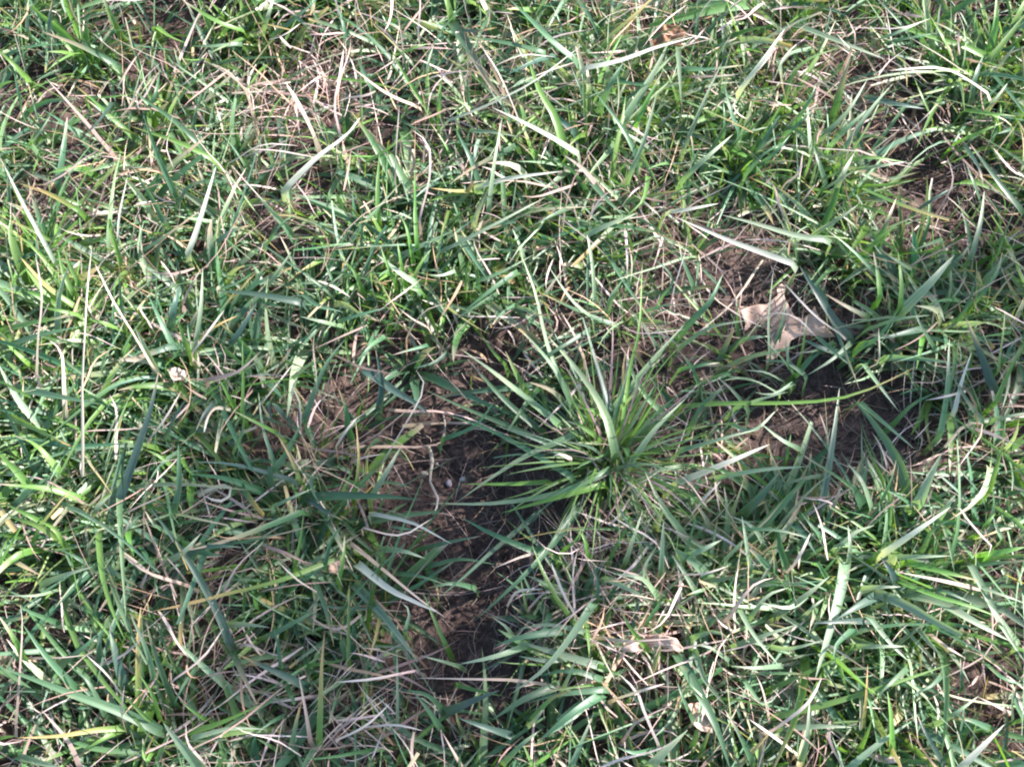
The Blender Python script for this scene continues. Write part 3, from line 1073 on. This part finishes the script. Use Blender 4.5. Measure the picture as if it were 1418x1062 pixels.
def px_blade(kind, wpx, pts, rooted=True, low=None, high=None, tint=(1, 1, 1)):
    """a blade through points of the photograph, set at plausible heights over the soil."""
    if kind in 'sd': pts = [(x + rng.normal(0, 1.6), y + rng.normal(0, 1.6)) for x, y in pts]
    pts = spline(pts, 9)
    L = np.sum(np.linalg.norm(np.diff(pts, axis=0), axis=1)) * PXM
    up = .012 if kind in 'ws' else 0
    lo = rng.uniform(.038, .052) + up if low is None else low
    hi = rng.uniform(.060, .084) + up if high is None else high
    e = rng.uniform(.45, 1.0)
    t = np.linspace(0, 1, len(pts))
    hh = lo + (hi - lo) * np.sin(np.clip(t * 1.15, 0, 1) * math.pi * .5) * (1 - (1 - e) * t ** 2) * min(1, L / .05)
    P = np.array([hit(p[0], p[1], h) for p, h in zip(pts, hh)])
    if rooted:
        d = P[0] - P[1]; d[2] = 0; d /= np.linalg.norm(d) + 1e-9
        r = P[0] + d * rng.uniform(.003, .010)
        g = float(terrain(r[0], r[1])) - .002
        m = P[0] * .6 + r * .4; m[2] = P[0][2] * .55 + g * .45
        P = np.vstack([[r[0], r[1], g], m, P])
        P = spline(P, 12)
    sp = P[None]
    S = sp.shape[1]
    roll = np.full((1, S), rng.normal(0, .35)) + np.linspace(0, 1, S)[None] * rng.normal(0, .45)
    roll = roll * (.35 if kind in 'sdw' else .6)
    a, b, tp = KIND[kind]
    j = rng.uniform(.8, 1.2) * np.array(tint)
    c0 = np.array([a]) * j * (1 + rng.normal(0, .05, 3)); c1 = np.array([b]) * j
    if kind in 'gby' and rng.random() < .3: c1 = O_COL[rng.integers(0, 4)][None]; tp = rng.uniform(.08, .25)
    if kind == 'p': tp = rng.uniform(.25, .9)
    return sp, np.array([wpx * PXM * (.82 if kind in 'sdw' else 1.08) * (.78 if L > .15 else 1)]), roll, c0, c1, np.array([tp])
PART = {'g': 'grass_blade', 'b': 'grass_blade', 'y': 'grass_blade', 'p': 'grass_blade', 'w': 'grass_blade', 't': 'grass_blade', 'o': 'grass_blade', 's': 'straw', 'd': 'dead_blade'}
def make_part(kind, args, root):
    co, q, c, u = strips(*args, across=3 if kind not in 'sd' else 2, stalk=kind == 's')
    if root is not None: co = co - np.array(root.location)[None]
    return mesh_object(PART[kind], co, q, c, u, M_DRY if kind in 'sd' else M_GREEN, root)

blades = []
ox = oy = 0
for line in TRACE.strip().splitlines():
    f = line.split()
    if f[0] == '#': ox, oy = float(f[1]), float(f[2]); continue
    v = [float(a) / 2.985 for a in f[1:]]
    pts = [(ox + v[i], oy + v[i + 1]) for i in range(1, len(v) - 1, 2)]
    blades.append((f[0], v[0], pts))
by_tuft = {}
for b in blades:
    d = [math.hypot(b[2][0][0] - t[0], (b[2][0][1] - t[1]) * 1.15) for t in TUFTS]
    by_tuft.setdefault(int(np.argmin(d)), []).append(b)
for ti, (cx, cy, label) in enumerate(TUFTS):
    mine = by_tuft.get(ti, [])
    if not mine: continue
    r = hit(cx, cy, 0.0)
    tuft = bpy.data.objects.new('star_tussock' if 'tussock of' in label else 'grass_tuft', None); COL.objects.link(tuft)
    tuft.empty_display_size = .02
    tuft.location = r; tuft['label'] = label; tuft['category'] = 'grass tuft'; tuft['group'] = 'grass tufts of the lawn'
    for (k, w, pts) in mine:
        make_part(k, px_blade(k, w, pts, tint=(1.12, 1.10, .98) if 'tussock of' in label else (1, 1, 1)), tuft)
    if 'tussock of' in label:
        for i in range(150):
            # the tussock's many narrower blades, leaning out all round from its crown
            az = i * 2.39996 + rng.normal(0, .25)
            ln = rng.uniform(.055, .15)
            x0 = r[0] + .024 * math.cos(az) * rng.random(); y0 = r[1] + .024 * math.sin(az) * rng.random()
            sp = grow(np.array([x0]), np.array([y0]), np.array([az]), np.array([rng.uniform(.1, 1.15)]), np.array([rng.uniform(.5, 1.1)]), np.array([ln]), 9, np.array([rng.normal(0, .25)]), np.array([.03]))
            k = 'yypygydyp'[i % 9]
            a, b_, tp = KIND[k]
            S = 9
            args = (sp, np.array([rng.uniform(.0017, .0036)]), rng.normal(0, .4) + np.zeros((1, S)), np.array([a]) * np.array([1.08, .98, 1.2]) * rng.uniform(.85, 1.2), np.array([b_]), np.array([rng.choice([0, .15, .3])]))
            make_part(k, args, tuft)

# ------------------------------------------------------------------ loose straws and stems
def tag(o, label, cat, group=None):
    o['label'] = label; o['category'] = cat
    if group: o['group'] = group
    return o
def cpx(ox, oy, s, *v):
    return [(ox + v[i] / s, oy + v[i + 1] / s) for i in range(0, len(v), 2)]
B1 = (470, 355, 2.985)
LOOSE = [
 ('straw', 's', 19, cpx(0, 355, 2.985, 338, 905, 347, 700, 345, 520, 350, 380, 352, 220, 364, 100, 380, -45), .085, .130, "tallest upright straw, long, white and nearly straight"),
 ('dead_stem', 's', 12, cpx(*B1, 200, 635, 300, 640, 400, 634, 480, 650, 560, 680, 690, 742),   .022, .030, "upper grey-brown stem arching across the central bare soil"),
 ('dead_stem', 'd', 15, cpx(*B1, 250, 692, 400, 690, 580, 692), .018, .024, "straight thick grey stem lying between two arched stems on the central bare soil"),
 ('dead_stem', 'd', 15, cpx(*B1, 40, 792, 200, 785, 360, 788, 430, 768, 520, 722, 640, 728, 720, 750), .018, .030, "forked grey stem curving over the white pebble's bare soil, lowest of the three"),
 ('dead_stem', 's', 13, cpx(*B1, 372, 788, 372, 850, 378, 930, 396, 1010, 388, 1070), .018, .028, "thin pale stem hanging straight down beside the two small pebbles"),
 ('dead_stem', 'd', 11, cpx(*B1, 425, 770, 440, 700, 430, 640), .024, .030, "short bent twig bridging the arched stems over the bare soil"),
 ('straw', 's', 13, cpx(943, 355, 2.985, 40, 20, 120, 160, 230, 240, 330, 290), .020, .035, "pale straw pointing at the tip of the oak leaf from the upper left"),
 ('straw', 's', 13, cpx(943, 355, 2.985, 335, 20, 210, 190, 100, 300, 0, 380), .020, .032, "long straw crossing behind the oak leaf's pointed left lobe"),
 ('straw', 'd', 12, cpx(943, 355, 2.985, 240, 350, 270, 420, 302, 482), .012, .016, "reddish straw on the ground below the oak leaf's left lobe"),
 ('straw', 's', 16, cpx(943, 355, 2.985, 1090, 790, 1160, 712, 1240, 688, 1258, 740, 1150, 862), .045, .060, "bleached straw looped into a hook right of the second bare patch"),
 ('straw', 's', 18, cpx(0, 355, 2.985, 350, 900, 320, 800, 305, 600, 300, 420, 305, 330), .030, .050, "thin bleached straw leaning alongside the tallest upright straw"),
 ('bent_stalk', 'o', 28, cpx(0, 707, 2.985, 1420, 187, 1150, 290, 900, 352, 780, 385, 648, 412), .045, .060, "long yellow stalk fading to pink, slanting over the shaded lower left grass"),
 ('curled_straw', 's', 24, cpx(0, 355, 2.985, 820, 992, 880, 960, 940, 948, 955, 985, 900, 1012, 840, 990), .040, .055, "flat pinkish straw curled into a ring in the shaded grass"),
 ('curled_straw', 's', 22, cpx(0, 355, 2.985, 955, 638, 900, 635, 855, 670, 838, 722), .040, .052, "short bleached blade hooked like a comma above the ring of straw"),
 ('straw', 's', 15, cpx(0, 707, 2.985, 500, 165, 560, 215, 640, 260, 700, 290, 745, 300), .040, .050, "pink dry straw with a frayed end lying in the shaded lower left"),
 ('straw', 'd', 12, cpx(943, 707, 2.985, 1268, 310, 1284, 440, 1282, 575, 1200, 640, 1095, 690), .050, .060, "hair-thin kinked stem beside the vivid green blade at the right"),
 ('straw', 's', 14, cpx(0, 0, 2.985, 870, 262, 940, 300, 1000, 350, 1040, 400, 1052, 480), .040, .055, "bent pale straw arching over the matted patch near the top left"),
 ('straw', 's', 14, cpx(0, 0, 2.985, 960, 390, 1060, 385, 1180, 382), .040, .048, "straight white straw lying flat across the matted patch"),
 ('straw', 's', 10, cpx(470, 707, 2.985, 110, 760, 190, 860, 260, 950, 330, 1070), .040, .052, "thin straight straw running down to the bottom edge"),
]
for (nm, k, w, pts, lo, hi, label) in LOOSE:
    args = px_blade(k, w * (1.5 if nm == 'dead_stem' else 1) / 2.985, pts, rooted=False, low=lo, high=hi)
    co, q, c, u = strips(*args, across=3, fold=-.3, stalk=True)
    tag(mesh_object(nm, co, q, c, u, M_GREEN if k == 'o' else M_DRY), label, 'straw' if 'straw' in nm else 'dead stem', 'loose straws and stems')

# ------------------------------------------------------------------ fallen leaves
def leaf_mesh(name, outline, mat, h, curl, parent=None, cuts=3, tilt=(0, 0), thick=.0005, seed=0):
    """outline in photograph pixels -> a thin curled sheet with its own thickness, near height h over the soil."""
    P = [hit(x, y, h) for x, y in outline]
    c = np.mean(P, axis=0)
    bm = bmesh.new()
    from mathutils.geometry import delaunay_2d_cdt
    pin = np.array(P)[:, :2]
    n = len(pin)
    lo_, hi_ = pin.min(0), pin.max(0)
    st = max(hi_ - lo_) / (9 * cuts)
    gx, gy = np.meshgrid(np.arange(lo_[0], hi_[0], st), np.arange(lo_[1], hi_[1], st))
    extra = np.stack([gx.ravel(), gy.ravel()], -1) + rng.uniform(-.25, .25, (gx.size, 2)) * st
    q = delaunay_2d_cdt([Vector(p) for p in pin] + [Vector(p) for p in extra], [(i, (i + 1) % n) for i in range(n)], [list(range(n))], 1, 1e-7)
    used = sorted({i for f in q[2] for i in f})
    vmap = {i: bm.verts.new((q[0][i].x, q[0][i].y, 0)) for i in used}
    for f in q[2]: bm.faces.new([vmap[i] for i in f])
    span = max(np.ptp(np.array(P)[:, 0]), np.ptp(np.array(P)[:, 1]))
    for v in bm.verts:
        dx, dy = v.co.x - c[0], v.co.y - c[1]
        e = (math.hypot(dx, dy) / span) ** 2
        n = float(vnoise(v.co.x, v.co.y, 4.5 / span, seed)) * curl * span + float(vnoise(v.co.x, v.co.y, 11 / span, seed + 1)) * curl * .5 * span + float(vnoise(v.co.x, v.co.y, 26 / span, seed + 2)) * curl * .16 * span
        v.co.z = c[2] + n + e * curl * span * 1.3 + tilt[0] * dx + tilt[1] * dy
    bmesh.ops.recalc_face_normals(bm, faces=bm.faces[:])
    ret = bmesh.ops.extrude_face_region(bm, geom=bm.faces[:])
    for v in ret['geom']:
        if isinstance(v, bmesh.types.BMVert): v.co.z += thick
    bmesh.ops.recalc_face_normals(bm, faces=bm.faces[:])
    me = bpy.data.meshes.new(name)
    vz = [(v.co.x, v.co.y, v.co.z) for v in bm.verts]
    org = Vector((0, 0, 0))
    if parent is not None:
        org = Vector(parent.location)
    for v in bm.verts: v.co -= org
    bm.to_mesh(me); bm.free()
    for p in me.polygons: p.use_smooth = True
    me.materials.append(mat)
    o = bpy.data.objects.new(name, me); COL.objects.link(o)
    if parent is not None: o.parent = parent
    return o, np.array(vz)
def tube(name, P, r0, r1, mat, parent):
    bm = bmesh.new(); rings = []
    P = [Vector(p) for p in P]
    for i, p in enumerate(P):
        d = (P[min(i + 1, len(P) - 1)] - P[max(i - 1, 0)]).normalized()
        s = d.cross(Vector((0, 0, 1))).normalized(); n = s.cross(d)
        r = r0 + (r1 - r0) * i / (len(P) - 1)
        rings.append([bm.verts.new(p + (s * math.cos(a) + n * math.sin(a)) * r - Vector(parent.location)) for a in [k * math.pi / 3 for k in range(6)]])
    for a, b in zip(rings, rings[1:]):
        for k in range(6): bm.faces.new((a[k], a[(k + 1) % 6], b[(k + 1) % 6], b[k]))
    bm.faces.new(rings[0]); bm.faces.new(rings[-1])
    bmesh.ops.recalc_face_normals(bm, faces=bm.faces[:])
    me = bpy.data.meshes.new(name); bm.to_mesh(me); bm.free()
    for p in me.polygons: p.use_smooth = True
    me.materials.append(mat)
    o = bpy.data.objects.new(name, me); COL.objects.link(o); o.parent = parent
    return o
def fallen_leaf(name, label, outline, veins, mat, h, curl, seed, tilt=(0, 0), cuts=3):
    cx, cy = np.mean(np.array(outline), axis=0)
    root = bpy.data.objects.new(name, None); COL.objects.link(root); root.empty_display_size = .02
    root.location = hit(cx, cy, 0); tag(root, label, 'dead leaf', 'fallen dead leaves')
    o, vz = leaf_mesh('leaf_blade', outline, mat, h, curl, root, cuts, tilt, .0005, seed)
    for nm, pts, r in veins:
        pp = spline(pts, 14)
        out = []
        for x, y in pp:
            q = hit(x, y, h)
            d = (vz[:, 0] - q[0]) ** 2 + (vz[:, 1] - q[1]) ** 2
            i = np.argsort(d)[:4]; w = 1 / (d[i] + 1e-8)
            out.append((q[0], q[1], float((vz[i, 2] * w).sum() / w.sum()) + .0003))
        tube(nm, out, r, r * .45, M_VEIN, root)
    return root
Z4 = (980, 380, 5.446)
oak = cpx(*Z4, 190, 250, 250, 240, 310, 247, 380, 236, 440, 232, 470, 208, 495, 190, 520, 172, 515, 110, 550, 82, 582, 110, 575, 170, 610, 240, 660, 310, 720, 330, 775, 290, 800, 245, 835, 310,
    880, 400, 945, 495, 860, 500, 760, 470, 690, 470, 630, 500, 590, 560, 540, 595, 512, 645, 455, 680, 422, 730, 432, 640, 455, 570, 480, 490, 455, 410, 400, 362, 340, 365, 310, 400, 272, 440, 285, 370, 248, 305)
oak_veins = [('midrib', cpx(*Z4, 450, 670, 500, 560, 560, 440, 600, 330, 570, 200, 552, 100), .0011),
             ('vein', cpx(*Z4, 560, 440, 440, 330, 330, 280, 205, 255), .0007), ('vein', cpx(*Z4, 560, 440, 680, 410, 800, 420, 920, 485), .0007),
             ('vein', cpx(*Z4, 600, 330, 520, 260, 500, 200), .0005), ('vein', cpx(*Z4, 680, 410, 760, 330, 800, 265), .0005), ('vein', cpx(*Z4, 440, 330, 340, 350, 285, 425), .0005)]
fallen_leaf('oak_leaf', "large tan lobed oak leaf lying flat on the bare soil", oak, oak_veins, M_LEAF, .010, .105, 3, tilt=(.05, -.10))
fallen_leaf('brown_leaf', "folded russet-brown leaf half hidden in grass behind the long white blade",
    cpx(470, 0, 2.985, 1275, 165, 1300, 125, 1345, 110, 1395, 118, 1430, 150, 1410, 190, 1350, 188, 1300, 185), [('midrib', cpx(470, 0, 2.985, 1280, 165, 1350, 150, 1425, 150), .0006)], M_LEAF_BROWN, .052, .25, 1, cuts=3)
fallen_leaf('curled_leaf', "pale tan curled dead leaf near the bottom, right of the teal blades",
    cpx(470, 707, 2.985, 1155, 575, 1190, 548, 1250, 525, 1320, 515, 1385, 535, 1418, 575, 1400, 590, 1330, 560, 1270, 565, 1210, 590), [('midrib', cpx(470, 707, 2.985, 1160, 575, 1260, 545, 1405, 570), .0006)], M_LEAF, .048, .30, 2, cuts=3)
fallen_leaf('leaf_scrap', "tan leaf scrap under long blades at the bottom edge",
    cpx(943, 707, 2.985, 20, 800, 70, 790, 100, 830, 135, 880, 130, 920, 80, 910, 40, 880), [('midrib', cpx(943, 707, 2.985, 30, 800, 70, 850, 120, 910), .0005)], M_LEAF, .040, .18, 4, cuts=3)
fallen_leaf('leaf_scrap', "pale torn leaf piece lying at the bottom edge beside the yellowing upright blade",
    cpx(943, 707, 2.985, 758, 1005, 800, 1002, 850, 1012, 900, 1015, 895, 1040, 850, 1045, 800, 1032), [('midrib', cpx(943, 707, 2.985, 762, 1010, 830, 1025, 895, 1030), .0005)], M_LEAF_PALE, .045, .22, 5, cuts=3)
fallen_leaf('leaf_scrap', "brown leaf fragment sunk between teal blades left of the tan scrap",
    cpx(470, 707, 2.985, 960, 730, 1010, 690, 1070, 680, 1090, 720, 1050, 745, 1000, 740), [('midrib', cpx(470, 707, 2.985, 970, 728, 1030, 712, 1085, 700), .0005)], M_LEAF, .030, .2, 6, cuts=3)
fallen_leaf('leaf_scrap', "small white papery flake in the grass left of the drooping grey blades",
    cpx(0, 355, 2.985, 692, 465, 735, 462, 775, 480, 770, 505, 720, 520, 705, 495), [('midrib', cpx(0, 355, 2.985, 697, 470, 735, 490, 770, 495), .0004)], M_LEAF_PALE, .042, .25, 7, cuts=3)
fallen_leaf('leaf_scrap', "tan crumpled leaf bit at the dark foot of the shaded lower left grass",
    cpx(0, 707, 2.985, 1345, 225, 1385, 195, 1425, 190, 1435, 235, 1400, 265, 1360, 255), [('midrib', cpx(0, 707, 2.985, 1350, 228, 1390, 232, 1430, 220), .0004)], M_LEAF, .030, .25, 0, cuts=3)

# ------------------------------------------------------------------ pebbles
def pebble(name, px, py, r, mat, label, seed, sq=(1, 1, .7)):
    bm = bmesh.new(); bmesh.ops.create_icosphere(bm, subdivisions=3, radius=1)
    for v in bm.verts:
        k = 1 + .22 * float(vnoise(v.co.x + seed, v.co.y + v.co.z * .7, 1.1, seed % 8)) + .1 * float(vnoise(v.co.y, v.co.z + seed, 2.3, (seed + 2) % 8))
        v.co = Vector((v.co.x * sq[0], v.co.y * sq[1], v.co.z * sq[2])) * k * r
    me = bpy.data.meshes.new(name); bm.to_mesh(me); bm.free()
    for p in me.polygons: p.use_smooth = True
    me.materials.append(mat)
    o = bpy.data.objects.new(name, me); COL.objects.link(o)
    p = hit(px, py, 0); f = float(fine(p[0], p[1]))
    o.location = (p[0], p[1], p[2] + f + r * sq[2] * .25); o.rotation_euler = (.2, .1, seed)
    return tag(o, label, 'pebble', 'pebbles on the bare soil')
pebble('pebble', 640.5, 663, .0030, M_PEBBLE_W, "tiny white pebble on the central bare soil", 1)
pebble('pebble', 621, 668, .0042, M_PEBBLE_G, "grey-violet pebble just left of the tiny white pebble", 2, (1.1, .8, .6))
pebble('pebble', 587, 655, .0042, M_PEBBLE_T, "dull tan pebble beside the thin hanging stem", 3, (1.1, .7, .7))
pebble('pebble', 605, 644, .0022, M_PEBBLE_T, "pinhead-sized beige grit right of the hanging stem", 4)

# ------------------------------------------------------------------ the tree added outside the picture, its sparse foliage placed to shade the lawn
def shade_blocker():
    tr = bpy.data.objects.new('blocker', None); COL.objects.link(tr)
    tr.location = (4.6, 1.9, float(terrain(4.6, 1.9)))
    tag(tr, "small tree added out of view to one side, its twigs placed to throw dappled shade on the grass", 'blocker')
    spots = []
    for (px, py, rx, ry, n) in SHADE:
        for _ in range(n):
            a = random.random() * 6.283; k = math.sqrt(random.random())
            p = Vector(on_plane(px + rx * k * math.cos(a), py + ry * k * math.sin(a), .03)) + to_sun * random.uniform(3.5, 4.6)
            spots.append(p)
    m_leaf = plain_material('blocker_leaf', (.05, .09, .03), (.09, .14, .045), 30, .5, .25)
    m_bark = plain_material('blocker_bark', (.10, .075, .055), (.19, .15, .12), 40, .9)
    V, F = [], []
    for p in spots:
        d = Vector((random.gauss(0, 1), random.gauss(0, 1), random.gauss(0, 1) - .4)).normalized()
        s = d.cross(Vector((random.gauss(0, 1), random.gauss(0, 1), random.gauss(0, 1)))).normalized()
        L = random.uniform(.035, .065); w = L * .27; i = len(V)
        V += [p, p + d * L * .45 + s * w, p + d * L, p + d * L * .45 - s * w, p + d * L * .5 + d.cross(s) * w * .3]
        F += [(i, i + 1, i + 4), (i + 1, i + 2, i + 4), (i + 2, i + 3, i + 4), (i + 3, i, i + 4)]
    me = bpy.data.meshes.new('crown'); me.from_pydata([tuple(v - tr.location) for v in V], [], F); me.materials.append(m_leaf)
    o = bpy.data.objects.new('crown', me); COL.objects.link(o); o.parent = tr; o['kind'] = 'stuff'  # leaves of the added shade caster, out of view
    base = Vector(tr.location); c = sum(spots, Vector()) / len(spots)
    top = Vector((4.3, 1.8, 2.6))
    tube('blocker_trunk', [base - Vector((0, 0, .1)), base + Vector((.03, -.03, .9)), Vector((4.45, 1.85, 1.8)), top], .075, .03, m_bark, tr)
    for k in range(7):
        e = random.choice(spots); m = top.lerp(e, .5) + Vector((random.uniform(-.1, .1), random.uniform(-.1, .1), .12))
        tube('blocker_limb', [top - Vector((0, 0, .12 * k)), m, e], .022, .004, m_bark, tr)
SHADE = [(320, 850, 260, 230, 150), (480, 980, 230, 120, 60), (330, 600, 150, 120, 45), (610, 650, 110, 140, 60)]
shade_blocker()
